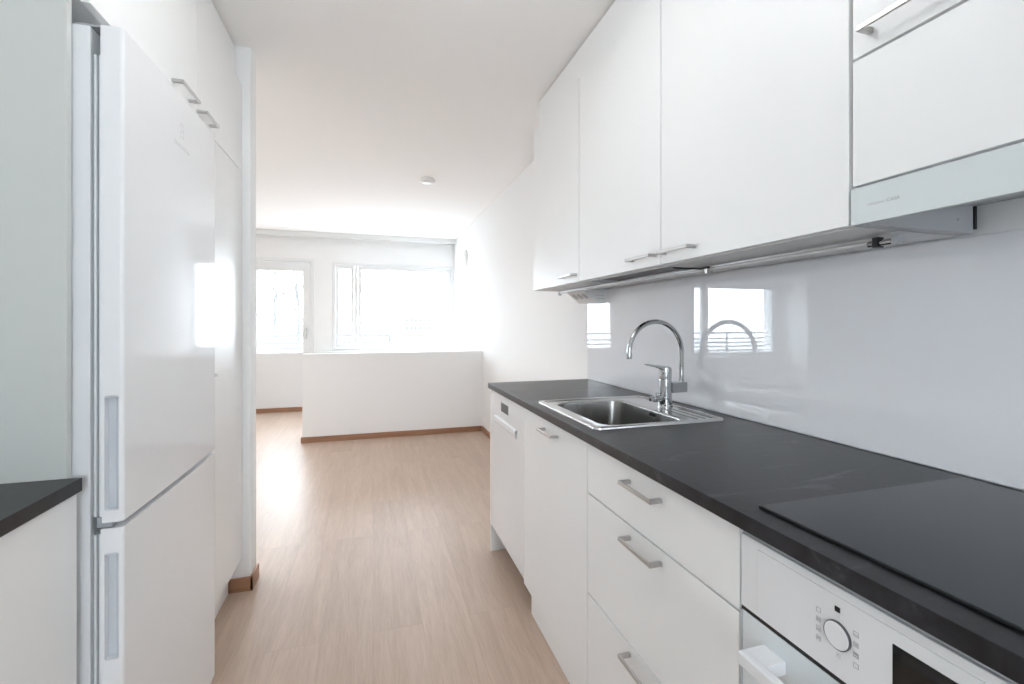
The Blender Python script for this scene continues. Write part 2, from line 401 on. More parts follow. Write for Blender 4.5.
MB().box(D1[0] - .01, D1[1] + .01, YF - .03, YF - .0125, 0, .058, .004).build('threshold', M['oaktrim'], d1)

# unseen window, added behind the viewpoint to brighten the kitchen
x0, x1, z0, z1 = WB
fr = MB(); sash('', fr, x0, x1, z0, z1, YB - .14, YB + .006, .05); fr.box(-.03, .03, YB - .14, YB, z0 + .04, z1 - .04, .004)
w3 = struct('fill_window', fr, M['frame'], loc=(0, YB, z0), label='white framed window added behind the viewpoint for fill light', cat='window')
MB().box(x0 + .045, -.026, YB - .07, YB - .064, z0 + .045, z1 - .045).build('pane', M['pane'], w3)
MB().box(.026, x1 - .045, YB - .07, YB - .064, z0 + .045, z1 - .045).build('pane', M['pane'], w3)

# ------------------------------------------------------------------ shared kitchen hardware
def handle(parent, x_face, sgn, ya, yb, z, proud=0.032, t=0.010, h=0.010):
    """rectangular bow handle on a front facing sgn*X, running along Y between ya and yb"""
    m = MB(); xo = x_face + sgn * proud
    lo, hi = sorted((xo, xo - sgn * t * .55)); m.box(lo, hi, ya, yb, z - h / 2, z + h / 2, .0012, 1)
    for y in (ya, yb - t):
        lo, hi = sorted((x_face + sgn * .0002, xo - sgn * .002)); m.box(lo, hi, y, y + t, z - h / 2, z + h / 2, .0012, 1)
    return m.build('handle', M['handle'], parent)

def open_box(m, x0, x1, y0, y1, z0, z1, t=.016, front='-x', bottom=True, top=True):
    """cabinet carcass: sides, top, bottom, back; open at the front"""
    m.box(x0, x1, y0, y0 + t, z0, z1).box(x0, x1, y1 - t, y1, z0, z1)
    if top: m.box(x0, x1, y0 + t, y1 - t, z1 - t, z1)
    if bottom: m.box(x0, x1, y0 + t, y1 - t, z0, z0 + t)
    if front == '-x': m.box(x1 - .006, x1, y0 + t, y1 - t, z0 + t, z1 - t)
    else: m.box(x0, x0 + .006, y0 + t, y1 - t, z0 + t, z1 - t)
    return m

# ------------------------------------------------------------------ right side: base units
XD = 0.602            # door fronts
XBK = 1.17            # back of carcasses
YO0, YO1, YD1, YS1, YW1 = 0.046, 0.641, 1.226, 1.823, 2.384   # unit boundaries
ZW0, ZW1 = 0.8725, 0.90
G = .0018

# worktop with sink cut-out
m = MB(); wx0, wx1, wy0, wy1 = 0.589, 1.1775, 0.03, 2.397
sx0, sx1, sy0, sy1 = 0.664, 1.085, 1.265, 1.715
m.box(wx0, sx0, wy0, wy1, ZW0, ZW1, .0018).box(sx1, wx1, wy0, wy1, ZW0, ZW1, 0)
m.box(sx0 - .002, sx1, wy0, sy0, ZW0, ZW1, 0).box(sx0 - .002, sx1, sy1, wy1, ZW0, ZW1, 0)
tag(m.build('worktop', M['slate'], loc=(.88, 1.2, ZW0)), 'long dark slate-look worktop on the right holding sink and hob', 'worktop')

tag(MB().box(.6025, 1.16, 2.3855, 2.396, 0, ZW0 - .0005, .001).build('end_panel', M['laminate'], loc=(.9, 2.39, 0)),
    'white end panel under the far end of the right worktop, beyond the dishwasher', 'panel')

# sink cabinet
t = thing('sink_cabinet', 'white single-door base cabinet below the sink, next to the dishwasher', 'cabinet', (.89, (YD1 + YS1) / 2, 0), 'white base units under the right worktop')
open_box(MB(), XD + .019, XBK, YD1 + .001, YS1 - .001, .12, ZW0 - .001, top=False).build('carcass', M['carcass'], t)
d = MB().box(XD, XD + .018, YD1 + G, YS1 - G, .135, ZW0 - .004, .0012).build('door', M['laminate'], t)
handle(d, XD, -1, 1.444, 1.580, .832)
MB().box(XD + .034, XD + .050, YD1 + .001, YS1 - .001, 0, .119).build('plinth', M['laminate'], t)

# drawer cabinet
t = thing('drawer_cabinet', 'white base cabinet of three drawers between sink cabinet and oven', 'cabinet', (.89, (YO1 + YD1) / 2, 0), 'white base units under the right worktop')
open_box(MB(), XD + .019, XBK, YO1 + .001, YD1 - .001, .12, ZW0 - .001).build('carcass', M['carcass'], t)
for za, zb, zh in ((.722 + .0023, ZW0 - .004, .8305), (.430 + .0023, .722 - .0023, .693), (.135, .430 - .0023, .408)):
    d = MB().box(XD, XD + .018, YO1 + G, YD1 - G, za, zb, .0012).build('drawer', M['laminate'], t)
    handle(d, XD, -1, .862, .998, zh)
MB().box(XD + .034, XD + .050, YO1 + .001, YD1 - .001, 0, .119).build('plinth', M['laminate'], t)

# dishwasher
t = thing('dishwasher', 'white built-under dishwasher with small dark display at the far end of the run', 'dishwasher', (.89, (YS1 + YW1) / 2, 0))
MB().box(XD + .030, XBK - .02, YS1 + .004, YW1 - .004, .13, ZW0 - .006).build('body', M['appliance'], t)
dw = MB().box(XD, XD + .029, YS1 + .002, YW1 - .001, .150, ZW0 - .005, .002).build('door', M['appliance'], t)
MB().box(XD - .0008, XD + .004, 2.052, 2.178, .788, .832, .0006).build('display', M['dwdisplay'], t)
hm = MB().prism([(XD + .001, .750), (XD - .008, .746), (XD - .0095, .724), (XD - .007, .720), (XD - .004, .738), (XD + .001, .742)], 'y', 1.915, 2.285, .0)
hm.box(XD - .009, XD + .002, 1.915, 1.921, .714, .747, .001).box(XD - .009, XD + .002, 2.279, 2.285, .714, .747, .001)
hm.build('handle', M['appliance'], dw)
MB().box(XD - .0004, XD + .002, 2.318, 2.323, .80, .85).build('logo_mark', M['mark'], t)
for yy in (YS1 + .05, YW1 - .05):
    for xx in (XD + .16, XBK - .08): MB().cyl((xx, yy, 0), (xx, yy, .131), .016, n=14).build('foot', M['greymetal'], t)

# oven cabinet and oven
t = thing('oven_cabinet', 'white housing cabinet around the built-in oven, below the hob', 'cabinet', (.89, (YO0 + YO1) / 2, 0), 'white base units under the right worktop')
m = MB(); m.box(XD + .022, XBK, YO0 + .001, YO0 + .017, .12, ZW0 - .001).box(XD + .022, XBK, YO1 - .017, YO1 - .001, .12, ZW0 - .001).box(XD + .022, XBK, YO0 + .017, YO1 - .017, .12, .136)
m.build('carcass', M['carcass'], t)
MB().box(XD, XD + .018, YO0 + G, YO1 - G, .135, .255, .0012).build('drawer', M['laminate'], t)
MB().box(XD + .034, XD + .050, YO0 + .001, YO1 - .001, 0, .119).build('plinth', M['laminate'], t)

t = thing('oven', 'white built-in oven with round dial and dark display under the hob', 'oven', (.89, (YO0 + YO1) / 2, .26))
ya, yb = YO0 + .002, YO1 - .002
MB().box(XD + .024, XBK - .03, YO0 + .020, YO1 - .020, .262, ZW0 - .018).build('body', M['greymetal'], t)
MB().box(XD + .004, XD + .0235, ya, yb, .8606, ZW0 - .004, .0008).build('top_trim', M['greymetal'], t)
cp = MB().box(XD, XD + .022, ya, yb, .7375, .8600, .0015).build('control_panel', M['appliance'], t)
MB().box(XD - .0016, XD + .001, ya + .036, yb - .036, .7395, .8480, .0010).build('fascia_glass', M['appliance'], cp)
MB().box(XD + .0015, XD + .0225, ya, yb, .7308, .7372).build('gap_shade_strip', M['black'], t)  # black strip painted in as the shade between panel and oven door
for yk in (.4665, .2205):
    k = MB().lathe([(.0186, 0.0005), (.0186, -.0030), (.0174, -.0034)], (XD - .0016, yk, .7965), 40, 'x').build('dial_ring', M['ring'], t)
    MB().lathe([(.0172, -.001), (.0172, -.0036), (.0164, -.0042), (.010, -.0041), (.004, -.0040)], (XD - .0016, yk, .7965), 40, 'x').build('dial', M['appliance'], k)
MB().box(XD - .0028, XD - .0015, .289, .398, .752, .831, .0004).build('display', M['display'], t)
MB().box(XD - .0026, XD - .0015, .4635, .4705, .8275, .8345).build('indicator_window', M['display'], t)
def icon(y, z, s, fill, mat='mark_dark'):
    a, b = XD - .00185, XD - .0015
    w_ = .0007; m = MB()
    m.box(a, b, y - s, y + s, z + s - w_, z + s).box(a, b, y - s, y + s, z - s, z - s + w_)
    m.box(a, b, y - s, y - s + w_, z - s, z + s).box(a, b, y + s - w_, y + s, z - s, z + s)
    for k in fill: m.box(a, b, y - s * .7, y + s * .7, z + s * k - .0004, z + s * k + .0004)
    m.build('dial_symbol', M[mat], cp)
for k, fl in enumerate(((), (-.4, .4, 0), (-.4, 0), (.3, 0, -.2))): icon(.4948, .8140 - k * .0132, .0034, fl)
for k, fl in enumerate(((-.3,), (-.4, 0, .4), (-.5, .2, .5), ())): icon(.4424, .8130 - k * .0136, .0034, fl)
icon(.467, .8225, .0026, (), 'mark'); icon(.466, .7685, .0028, (0,), 'mark')
dr = MB().box(XD, XD + .022, ya, yb, .270, .7305, .0015).build('oven_door', M['whiteglass'], t)
for e0, e1 in ((ya - .0008, ya + .004), (yb - .004, yb + .0008)): MB().box(XD - .001, XD + .020, e0, e1, .270, .7300).build('edge_trim', M['greymetal'], dr)
MB().box(XD - .0006, XD + .001, ya + .09, yb - .09, .34, .60, .0003).build('door_window', M['display'], dr)
hm = MB(); hm.box(.550, .565, .096, .5915, .680, .7025, .0035, 3)
for y0_, y1_ in ((.549, .5910), (.0965, .1385)): hm.box(.562, XD + .0004, y0_, y1_, .681, .7020, .0025, 2)
hm.build('handle', M['appliance'], dr)

# hob
t = thing('hob', 'flat black glass hob set in the right worktop above the oven', 'hob', (.89, .343, .9))
MB().box(.636, 1.146, .058, .632, .9002, .9050, .0012).build('glass_top', M['hob'], t)
MB().box(.6345, .6395, .056, .634, .9001, .9044, .001).build('front_trim', M['black'], t)

# sink
def rrect(x0, x1, y0, y1, r, z, n=7):
    pts = []
    for cx, cy_, a0 in ((x1 - r, y1 - r, 0), (x0 + r, y1 - r, PI / 2), (x0 + r, y0 + r, PI), (x1 - r, y0 + r, 1.5 * PI)):
        for k in range(n + 1):
            a = a0 + PI / 2 * k / n; pts.append((cx + r * math.cos(a), cy_ + r * math.sin(a), z))
    return pts
t = thing('sink', 'square stainless steel inset sink in the right worktop', 'sink', (.868, 1.49, .90))
ox0, ox1, oy0, oy1 = .632, 1.106, 1.234, 1.745
dx0, dx1, dy0, dy1 = .654, 1.090, 1.254, 1.725
bx0, bx1, by0, by1 = .684, .974, 1.270, 1.694
Zt = .9075
rings = [rrect(ox0, ox1, oy0, oy1, .022, .9002), rrect(ox0 + .001, ox1 - .001, oy0 + .001, oy1 - .001, .021, .9050), rrect(ox0 + .005, ox1 - .005, oy0 + .005, oy1 - .005, .018, Zt),
         rrect(dx0 - .004, dx1 + .004, dy0 - .004, dy1 + .004, .014, Zt), rrect(dx0, dx1, dy0, dy1, .012, Zt - .004)]
rim = MB().loft(rings)
# deck between rim and bowl
rim.loft([rrect(dx0, dx1, dy0, dy1, .012, Zt - .004), rrect(bx0 - .006, bx1 + .006, by0 - .006, by1 + .006, .054, Zt - .0045), rrect(bx0, bx1, by0, by1, .050, Zt - .008)])
rim.build('rim', M['sinkrim'], t)
zs = [Zt - .008, Zt - .012, .80, .772, .760, .757]
ins = [0, .0015, .008, .016, .034, .06]
bowl = MB().loft([rrect(bx0 + i, bx1 - i, by0 + i, by1 - i, max(.050 - i * .2, .03), z) for i, z in zip(ins, zs)], False, False)
cxs, cys = (bx0 + bx1) / 2, (by0 + by1) / 2
bowl.loft([rrect(bx0 + .06, bx1 - .06, by0 + .06, by1 - .06, .038, .757), [(cxs + .045 * math.cos(2 * PI * (k + .5) / 32 ), cys + .045 * math.sin(2 * PI * (k + .5) / 32), .754) for k in range(32)]], False, True)
bowl.build('bowl', M['sink'], t)
MB().lathe([(.044, .0), (.044, .004), (.036, .005), (.030, .002), (.004, .002)], (cxs, cys, .7545), 32).build('drain', M['chrome'], t)
gr = MB()
for xg in (1.020, 1.050, 1.078): gr.box(xg - .0022, xg + .0022, 1.27, 1.44, Zt - .0046, Zt - .0028, .0006)
gr.build('drainer_groove', M['ring'], t)
ov = MB()
for yo in (1.440, 1.454, 1.468): ov.box(bx1 - .0050, bx1 - .0005, yo - .004, yo + .004, .879, .891, .001)
ov.build('overflow', M['black'], t)

# faucet
FX, FY, FZ = 1.060, 1.500, .9030
t = thing('faucet', 'tall chrome gooseneck kitchen tap behind the sink bowl', 'tap', (FX, FY, FZ))
body = MB().lathe([(.0275, 0), (.0275, .006), (.0245, .009), (.0245, .052), (.0235, .055), (.0235, .100), (.0225, .103), (.0225, .104)], (FX, FY, FZ), 40)
body.build('body', M['chrome'], t)
lv = MB().lathe([(.0222, .1045), (.0232, .107), (.0232, .140), (.0215, .149), (.015, .152), (.003, .1525)], (FX, FY, FZ), 40)
lv.loft([[(FX - a, FY - .022 * a / .1 + sy * w_, FZ + zc + sz * h) for sy, sz in ((1, .5), (.5, 1), (-.5, 1), (-1, .5), (-1, -.5), (-.5, -1), (.5, -1), (1, -.5))]
         for a, w_, h, zc in ((.002, .016, .011, .142), (.03, .0135, .007, .150), (.055, .010, .0045, .1555), (.08, .0085, .004, .160), (.097, .0075, .0035, .1625), (.101, .005, .0025, .163))], True, True)
lv.build('lever', M['chrome'], t)
hb = MB().box(FX + .020, FX + .088, FY - .0165, FY + .0165, FZ + .052, FZ + .091, .003, 2); hb.build('spout_holder', M['chrome'], t)
px, r_arc, zc = FX + .072, .1195, 1.1045
pts = [(px, FY, FZ + .085), (px, FY, 1.03), (px, FY, 1.07)]
for k in range(0, 33):
    a = PI * k / 32; pts.append((px - r_arc + r_arc * math.cos(a), FY - .02 * k / 32, zc + r_arc * math.sin(a)))
sp = MB().tube(pts, .0088, 18).build('spout', M['chrome'], t)
ex, ey = px - 2 * r_arc, FY - .02
MB().cyl((ex, ey, zc + .004), (ex, ey, zc - .016), .0106, n=20, bev=.001).build('aerator', M['chrome'], sp)
kn = MB().cyl((FX - .018, FY, FZ + .031), (FX - .050, FY, FZ + .031), .0125, n=24, bev=.001).cyl((FX - .049, FY, FZ + .031), (FX - .066, FY, FZ + .031), .0085, .0095, n=20, bev=.001)
kn.cyl((FX - .036, FY, FZ + .040), (FX - .036, FY, FZ + .052), .006, n=14)
kn.build('valve_knob', M['chrome'], t)

# splashback
tag(MB().box(1.1782, 1.1892, .03, 2.400, .9015, 1.396, .0008).build('splashback', M['splash'], loc=(1.184, 1.2, .9015)),
    'glossy pale glass splashback between right worktop and wall cabinets', 'splashback')

# ------------------------------------------------------------------ right side: wall units
XU = 0.867; UZ0, UZ1 = 1.4028, 2.297
UY = [0.651, 1.250, 1.850, 2.448]
labs = ['white wall cabinet beside the range hood, widest of the right wall doors in view',
        'white wall cabinet with an open drying rack underneath, above the sink',
        'white wall cabinet at the far end above the dishwasher']
for i in range(3):
    y0, y1 = UY[i], UY[i + 1]
    t = thing('wall_cabinet', labs[i], 'cabinet', (1.03, (y0 + y1) / 2, UZ0), 'white wall cabinets along the right wall')
    c = MB(); zb = UZ0 - .003
    if i == 1:
        open_box(c, XU + .0195, 1.176, y0 + .0005, y1 - .0005, zb, UZ1, bottom=False)
        c.box(XU + .0195, XU + .045, y0 + .016, y1 - .016, zb, zb + .016).box(1.06, 1.17, y0 + .016, y1 - .016, zb, zb + .016)
    else:
        open_box(c, XU + .0195, 1.176, y0 + .0005, y1 - .0005, zb, UZ1)
    c.build('carcass', M['carcass'], t)
    d = MB().box(XU, XU + .018, y0 + .0021, y1 - .0021, UZ0, UZ1, .0012).build('door', M['laminate'], t)
    if i == 0: handle(d, XU, -1, y1 - .165, y1 - .020, 1.4345)
    else: handle(d, XU, -1, y0 + .020, y0 + .165, 1.4345)
    if i == 1:
        rk = MB().box(XU + .046, 1.058, y0 + .017, y1 - .017, zb + .010, zb + .014)
        rk.box(XU + .046, 1.058, y0 + .017, y0 + .030, zb + .002, zb + .016).box(XU + .046, XU + .060, y0 + .017, y1 - .017, zb + .001, zb + .016)
        rk.build('drying_rack', M['traysteel'], t)
        MB().box(1.052, 1.0595, y0 + .017, y1 - .017, zb - .002, zb + .012).build('rack_rail', M['handle'], t)
tag(MB().box(XU + .030, 1.176, .052, 2.4475, UZ1 + .0012, ZC - .012, .001).build('filler_panel', M['laminate'], loc=(1.04, 1.25, UZ1)),
    'long white filler strip above the right wall cabinets, below the ceiling', 'panel')

# hood cabinet
HY0, HY1 = .052, .649
t = thing('hood_cabinet', 'white wall cabinet over the range hood with lift-up door', 'cabinet', (1.03, .35, 1.476), 'white wall cabinets along the right wall')
open_box(MB(), XU + .0195, 1.176, HY0, HY1, 1.477, UZ1).build('carcass', M['carcass'], t)
d = MB().box(XU, XU + .018, HY0 + .0015, HY1 - .004, 1.7135, UZ1, .0012).build('door', M['laminate'], t)
handle(d, XU, -1, .455, .6165, 1.7485)
MB().box(XU, XU + .018, HY0 + .0015, HY1 - .004, 1.4745, 1.7085, .0012).build('front_panel', M['laminate'], t)
t = thing('range_hood', 'slim range hood with pale glass front strip above the hob', 'range hood', (1.0, .35, 1.40))
fg = MB().box(XU - .002, XU + .010, HY0, HY1 - .002, 1.4015, 1.4695, .001).build('front_glass', M['hoodglass'], t)
MB().box(XU + .04, 1.172, HY0 + .002, HY1 - .0285, 1.455, 1.4735).build('hood_body', M['greymetal'], t)
MB().box(XU + .012, 1.1650, HY1 - .0270, HY1 - .0020, 1.400, 1.4735, .0008).build('side_plate', M['greymetal'], t)
for xx, zz in ((1.02, 1.432), (1.12, 1.425)): MB().cyl((xx, HY1 - .0285, zz), (xx, HY1 - .0265, zz), .003, n=12).build('screw', M['mark_dark'], t)
MB().box(1.1655, 1.1710, HY1 - .030, HY1 - .003, 1.408, 1.4545).build('slot_shade_strip', M['black'], t)  # black strip in place of the shaded slot between plate and wall
RX = Matrix(((0, 0, -1, 0), (-1, 0, 0, 0), (0, 1, 0, 0), (0, 0, 0, 1)))   # text x -> -Y, up -> Z, normal -> -X
text_mesh('swegon', .0088, M['mark'], 'lettering', fg, Matrix.Translation((XU - .0022, .6165, 1.4315)) @ RX)
text_mesh('CASA', .0084, M['mark_dark'], 'lettering', fg, Matrix.Translation((XU - .0022, .5835, 1.4315)) @ RX)

# under-cabinet light
LXc, LZc = 1.006, 1.3835
t = thing('batten_light', 'long slim white light batten under the right wall cabinets', 'light', (LXc, 1.55, 1.3835))
MB().box(LXc - .006, LXc + .006, .70, 2.40, LZc + .007, LZc + .0125, .001).build('rail', M['handle'], t)
MB().cyl((LXc, .712, LZc + .003), (LXc, 2.39, LZc + .003), .0042, n=18).build('tube', M['tube'], t)
for y in (.652, 2.392): MB().box(LXc - .008, LXc + .008, y, y + .014, LZc - .008, LZc + .0125, .0015).build('end_cap', M['greymetal'], t)
MB().cyl((LXc, .666, LZc), (LXc, .714, LZc), .0066, n=16).build('connector', M['chrome'], t)
MB().box(LXc - .009, LXc + .009, .690, .702, LZc - .009, LZc + .0125, .001).build('clip', M['black'], t)
MB().box(LXc - .010, LXc + .010, 1.195, 1.207, LZc - .009, LZc + .0125, .001).build('clip', M['handle'], t)
MB().tube([(LXc - .004, 1.19, LZc + .009), (LXc - .03, 1.20, 1.388), (LXc - .06, 1.23, 1.390), (LXc - .085, 1.26, 1.396)], .003, 8).build('cable', M['cable'], t)

# corner socket box
t = thing('socket_box', 'small white wedge-shaped socket box under the far wall cabinet', 'socket', (1.12, 2.28, 1.33))
MB().prism([(1.035, 1.3985), (1.1775, 1.3985), (1.1775, 1.330), (1.120, 1.330)], 'y', 2.185, 2.395, .002).build('housing', M['plastic'], t)
for yy in (2.225, 2.285, 2.345):
    q0 = Vector((1.0775, yy, 1.3643)); nrm = Vector((-.0685, 0, -.085)).normalized()
    MB().cyl(q0 - nrm * .002, q0 + nrm * .002, .021, n=24).build('socket_outlet', M['greymetal'], t)
MB().box(1.128, 1.170, 2.1835, 2.1852, 1.346, 1.352).box(1.118, 1.170, 2.1835, 2.1852, 1.362, 1.367).build('vent_slot', M['mark'], t)

# ------------------------------------------------------------------ left side
t = thing('base_cabinet', 'white base cabinet under the short left worktop, beside the fridge', 'cabinet', (-.88, .86, 0))
open_box(MB(), -1.185, -.600, .562, 1.1635, .12, .8715, front='+x').build('carcass', M['carcass'], t)
MB().box(-.599, -.581, .5635, 1.160, .135, .868, .0012).build('door', M['laminate'], t)
MB().box(-.645, -.630, .562, 1.158, 0, .119).build('plinth', M['laminate'], t)
tag(MB().box(-1.188, -.573, .55, 1.1635, .8725, .90, .0018).build('worktop', M['slate'], loc=(-.88, .86, .8725)), 'short dark slate-look worktop at the left, ending at the fridge panel', 'worktop')
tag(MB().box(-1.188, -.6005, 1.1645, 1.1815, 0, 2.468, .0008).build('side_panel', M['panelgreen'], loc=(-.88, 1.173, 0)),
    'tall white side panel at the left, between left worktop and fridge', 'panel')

# fridge
FY0, FY1, FXF = 1.1860, 1.7870, -0.510
t = thing('fridge_freezer', 'tall glossy white fridge freezer on the left with two doors', 'fridge', (-.85, (FY0 + FY1) / 2, 0))
MB().box(-1.14, -.5712, FY0, FY1, .035, 1.846, .003).build('body', M['fridge_side'], t)
def fdoor(name, z0, z1, gz0, gz1, notch_top):
    # rounded-edge door in plan, front gently bowed
    xi, r = -.5535, .007
    poly = [(xi, FY0), (xi, FY1)]
    for k in range(7):
        a = PI / 2 * k / 6; poly.append((FXF - .003 - r + r * math.sin(a) * 1.0, FY1 - r + r * math.cos(a)))
    for k in range(1, 12):
        u = k / 12; poly.append((FXF - .003 + .003 * (1 - (2 * u - 1) ** 2), FY1 - r - (FY1 - FY0 - 2 * r) * u))
    for k in range(7):
        a = PI / 2 * k / 6; poly.append((FXF - .003 - r + r * math.cos(a), FY0 + r - r * math.sin(a)))
    m = MB().prism(poly, 'z', z0, z1)
    d = m.build(name, M['fridge'], t)
    # recessed grip in the door's near edge: boolean cut, then a lining
    ga, gb = -.5465, -.5215
    cut = MB().box(ga, gb, FY0 - .01, FY0 + .018, gz0, gz1, .003).build('cutter', M['grip'])
    cut_me = cut.data
    cut.location = (0, 0, 0)
    bo = d.modifiers.new('grip', 'BOOLEAN'); bo.object = cut; bo.operation = 'DIFFERENCE'; bo.solver = 'EXACT'
    cut.location = (0, 0, 0)
    dg = bpy.context.evaluated_depsgraph_get(); dg.update()
    me2 = bpy.data.meshes.new_from_object(d.evaluated_get(dg)); d.modifiers.clear(); old = d.data; d.data = me2; bpy.data.meshes.remove(old)
    bpy.data.objects.remove(cut); bpy.data.meshes.remove(cut_me)
    me2.materials.clear(); me2.materials.append(M['fridge'])
    me2.shade_smooth(); me2.set_sharp_from_angle(angle=math.radians(32))
    wn = d.modifiers.new('weighted_normals', 'WEIGHTED_NORMAL'); wn.keep_sharp = True; wn.weight = 100
    g = MB().prism([(ga + .0006, FY0 + .0172), (gb - .0006, FY0 + .0172), (gb - .0006, FY0 + .004), (gb - .004, FY0 + .010), (gb - .010, FY0 + .0145), (ga + .0006, FY0 + .0145)], 'z', gz0 + .001, gz1 - .001)
    g.box(ga + .0004, gb - .0004, FY0 + .0006, FY0 + .0172, gz1 - .005, gz1 - .0005, .001)
    g.build('grip', M['grip'], d)
    return d
ud = fdoor('fridge_door', .7930, 1.851, .818, 1.063, True)
ld = fdoor('freezer_door', .030, .7800, .500, .728, True)
for dd, z0, z1 in ((ud, .806, 1.788), (ld, .040, .768)):
    MB().box(-.5708, -.5540, FY0 + .010, FY1 - .010, z0, z1).build('gasket', M['gasket'], dd)
    MB().box(-.5655, -.5615, FY0 + .002, FY0 + .0105, z0, z1, .001).build('gasket_lip', M['fridge_side'], dd)
    MB().box(-.5575, -.5540, FY0 + .003, FY0 + .0105, z0, z1, .001).build('gasket_lip', M['fridge_side'], dd)
hg = MB().box(-.5622, -.534, FY0 + .003, FY0 + .05, .7815, .7915, .002).cyl((-.5555, FY0 + .002, .792), (-.5555, FY0 + .002, .806), .005, n=14).build('hinge', M['hinge'], t)
MB().box(-.60, -.52, FY0 + .003, FY0 + .06, 1.8465, 1.8505, .001).build('hinge', M['hinge'], t)
for yy in (FY0 + .06, FY1 - .06):
    for xx in (-.62, -1.08): MB().cyl((xx, yy, 0), (xx, yy, .036), .02, n=16).build('foot', M['gasket'], t)
# faint emblem and maker's line on the upper door
E_Y, E_Z = 1.500, 1.738
em = MB()
for dy, dz in ((-.012, .030), (.004, .036), (.010, .018), (-.006, .014), (.006, .002), (-.012, -.002)):
    em.cyl((FXF - .0012, E_Y + dy, E_Z + dz), (FXF + .0004, E_Y + dy, E_Z + dz), .0062, n=12)
em.build('emblem', M['mark'], ud)
em = MB()
for k in range(9): em.box(FXF - .0012, FXF + .0004, E_Y - .054 + k * .012, E_Y - .054 + k * .012 + .0085, E_Z - .034, E_Z - .024)
em.build('emblem', M['mark'], ud)

# cupboards over the fridge and tall cabinet
XT = -.570; TY0, TY1, TY2 = 1.183, 1.790, 2.357
t = thing('fridge_top_cabinet', 'white cupboard above the fridge, below the ceiling filler', 'cabinet', (-.88, 1.48, 1.89), 'white tall units on the left')
open_box(MB(), -1.185, XT - .0195, TY0, TY1 - .0005, 1.903, 2.297, front='+x').build('carcass', M['carcass'], t)
d = MB().box(XT - .018, XT, TY0 + .0015, TY1 - .0022, 1.8925, 2.297, .0012).build('door', M['laminate'], t)
handle(d, XT, 1, 1.590, 1.733, 1.9375)
t = thing('tall_cabinet', 'tall white larder cabinet between the fridge and the wall end', 'cabinet', (-.88, 2.06, 0), 'white tall units on the left')
open_box(MB(), -1.185, XT - .0195, TY1 + .0005, TY2, .12, 2.297, front='+x').build('carcass', M['carcass'], t)
d = MB().box(XT - .018, XT, TY1 + .0022, TY2 - .001, 1.9090, 2.297, .0012).build('upper_door', M['laminate'], t)
handle(d, XT, 1, 1.797, 1.925, 1.9365)
d = MB().box(XT - .018, XT, TY1 + .0022, TY2 - .001, .150, 1.9045, .0012).build('lower_door', M['laminate'], t)
handle(d, XT, 1, 1.796, 1.906, 1.030)
MB().box(-.640, -.624, TY1 + .0005, TY2, 0, .119).build('plinth', M['laminate'], t)
tag(MB().box(-1.185, -.597, TY0, TY2, 2.2985, ZC - .012, .001).build('filler_panel', M['laminate'], loc=(-.88, 1.77, 2.2985)),
    'white filler strip above the left tall units, below the ceiling', 'panel')

# ------------------------------------------------------------------ living room things
t = thing('curtain_rail', 'long white curtain rail on the ceiling in front of the windows', 'curtain rail', (-2.0, 6.86, 2.40))
MB().box(XL + .02, XW - .004, 6.825, 6.895, 2.415, ZC - .0005, .003).build('rail_box', M['frame'], t)
rl = MB()
for yy in (6.842, 6.874): rl.box(XL + .02, XW - .004, yy - .006, yy + .006, 2.408, 2.4155)
rl.build('track', M['frame'], t)

t = thing('smoke_alarm', 'small round white smoke alarm on the living room ceiling', 'smoke alarm', (.458, 4.04, ZC))
MB().lathe([(.052, 0), (.052, -.012), (.048, -.016)], (.458, 4.04, ZC - .0002), 32).build('base', M['plastic'], t)
MB().lathe([(.060, -.013), (.062, -.018), (.060, -.034), (.045, -.042), (.01, -.043)], (.458, 4.04, ZC), 32).build('cover', M['plastic'], t)

t = thing('wall_disc', 'round white dome fitting high on the right wall near the window', 'wall fitting', (XW, 6.06, 2.085))
MB().lathe([(.118, -.0005), (.118, -.010), (.110, -.014)], (XW, 6.06, 2.085), 40, 'x').build('base_ring', M['plastic'], t)
MB().lathe([(.108, -.011), (.106, -.020), (.080, -.036), (.04, -.044), (.005, -.046)], (XW, 6.06, 2.085), 40, 'x').build('dome', M['plastic'], t)

# fill lamps added out of view: over the aisle and behind the wall end
LAMP_W, LIVING_W = 1.5, 11
lm = bpy.data.materials.new('fill_lamp_diffuser'); lm.use_nodes = True
bb = lm.node_tree.nodes['Principled BSDF']; bb.inputs['Emission Color'].default_value = (.95, .98, 1, 1); bb.inputs['Emission Strength'].default_value = 2.0
def fill_lamp(x, y, sx, sy, watts, label, drop=0.0, up=0.0):
    zt = ZC - drop
    t = thing('fill_lamp', label, 'lamp', (x, y, zt))
    MB().box(x - sx / 2, x + sx / 2, y - sy / 2, y + sy / 2, zt - .05, zt - .0005, .006).build('lamp_housing', M['plastic'], t)
    MB().box(x - sx / 2 + .02, x + sx / 2 - .02, y - sy / 2 + .02, y + sy / 2 - .02, zt - .056, zt - .050, .001).build('diffuser', lm, t)
    if drop:
        for dy in (-.3 * sy, .3 * sy): MB().cyl((x, y + dy, zt - .002), (x, y + dy, ZC), .003, n=8).build('suspension_wire', M['greymetal'], t)
        MB().box(x - sx / 2 + .02, x + sx / 2 - .02, y - sy / 2 + .02, y + sy / 2 - .02, zt - .0005, zt + .003, .001).build('upper_diffuser', lm, t)
    for e, z, rx in ((watts, zt - .06, 0), (up, zt + .006, PI)):
        if e:
            l = bpy.data.lights.new('fill_lamp_light', 'AREA'); l.shape = 'RECTANGLE'; l.size = sx - .04; l.size_y = sy - .04; l.energy = e; l.color = (.95, .98, 1)
            lo = bpy.data.objects.new('fill_lamp_light', l); col.objects.link(lo); lo.location = (x, y, z); lo.rotation_euler = (rx, 0, 0)
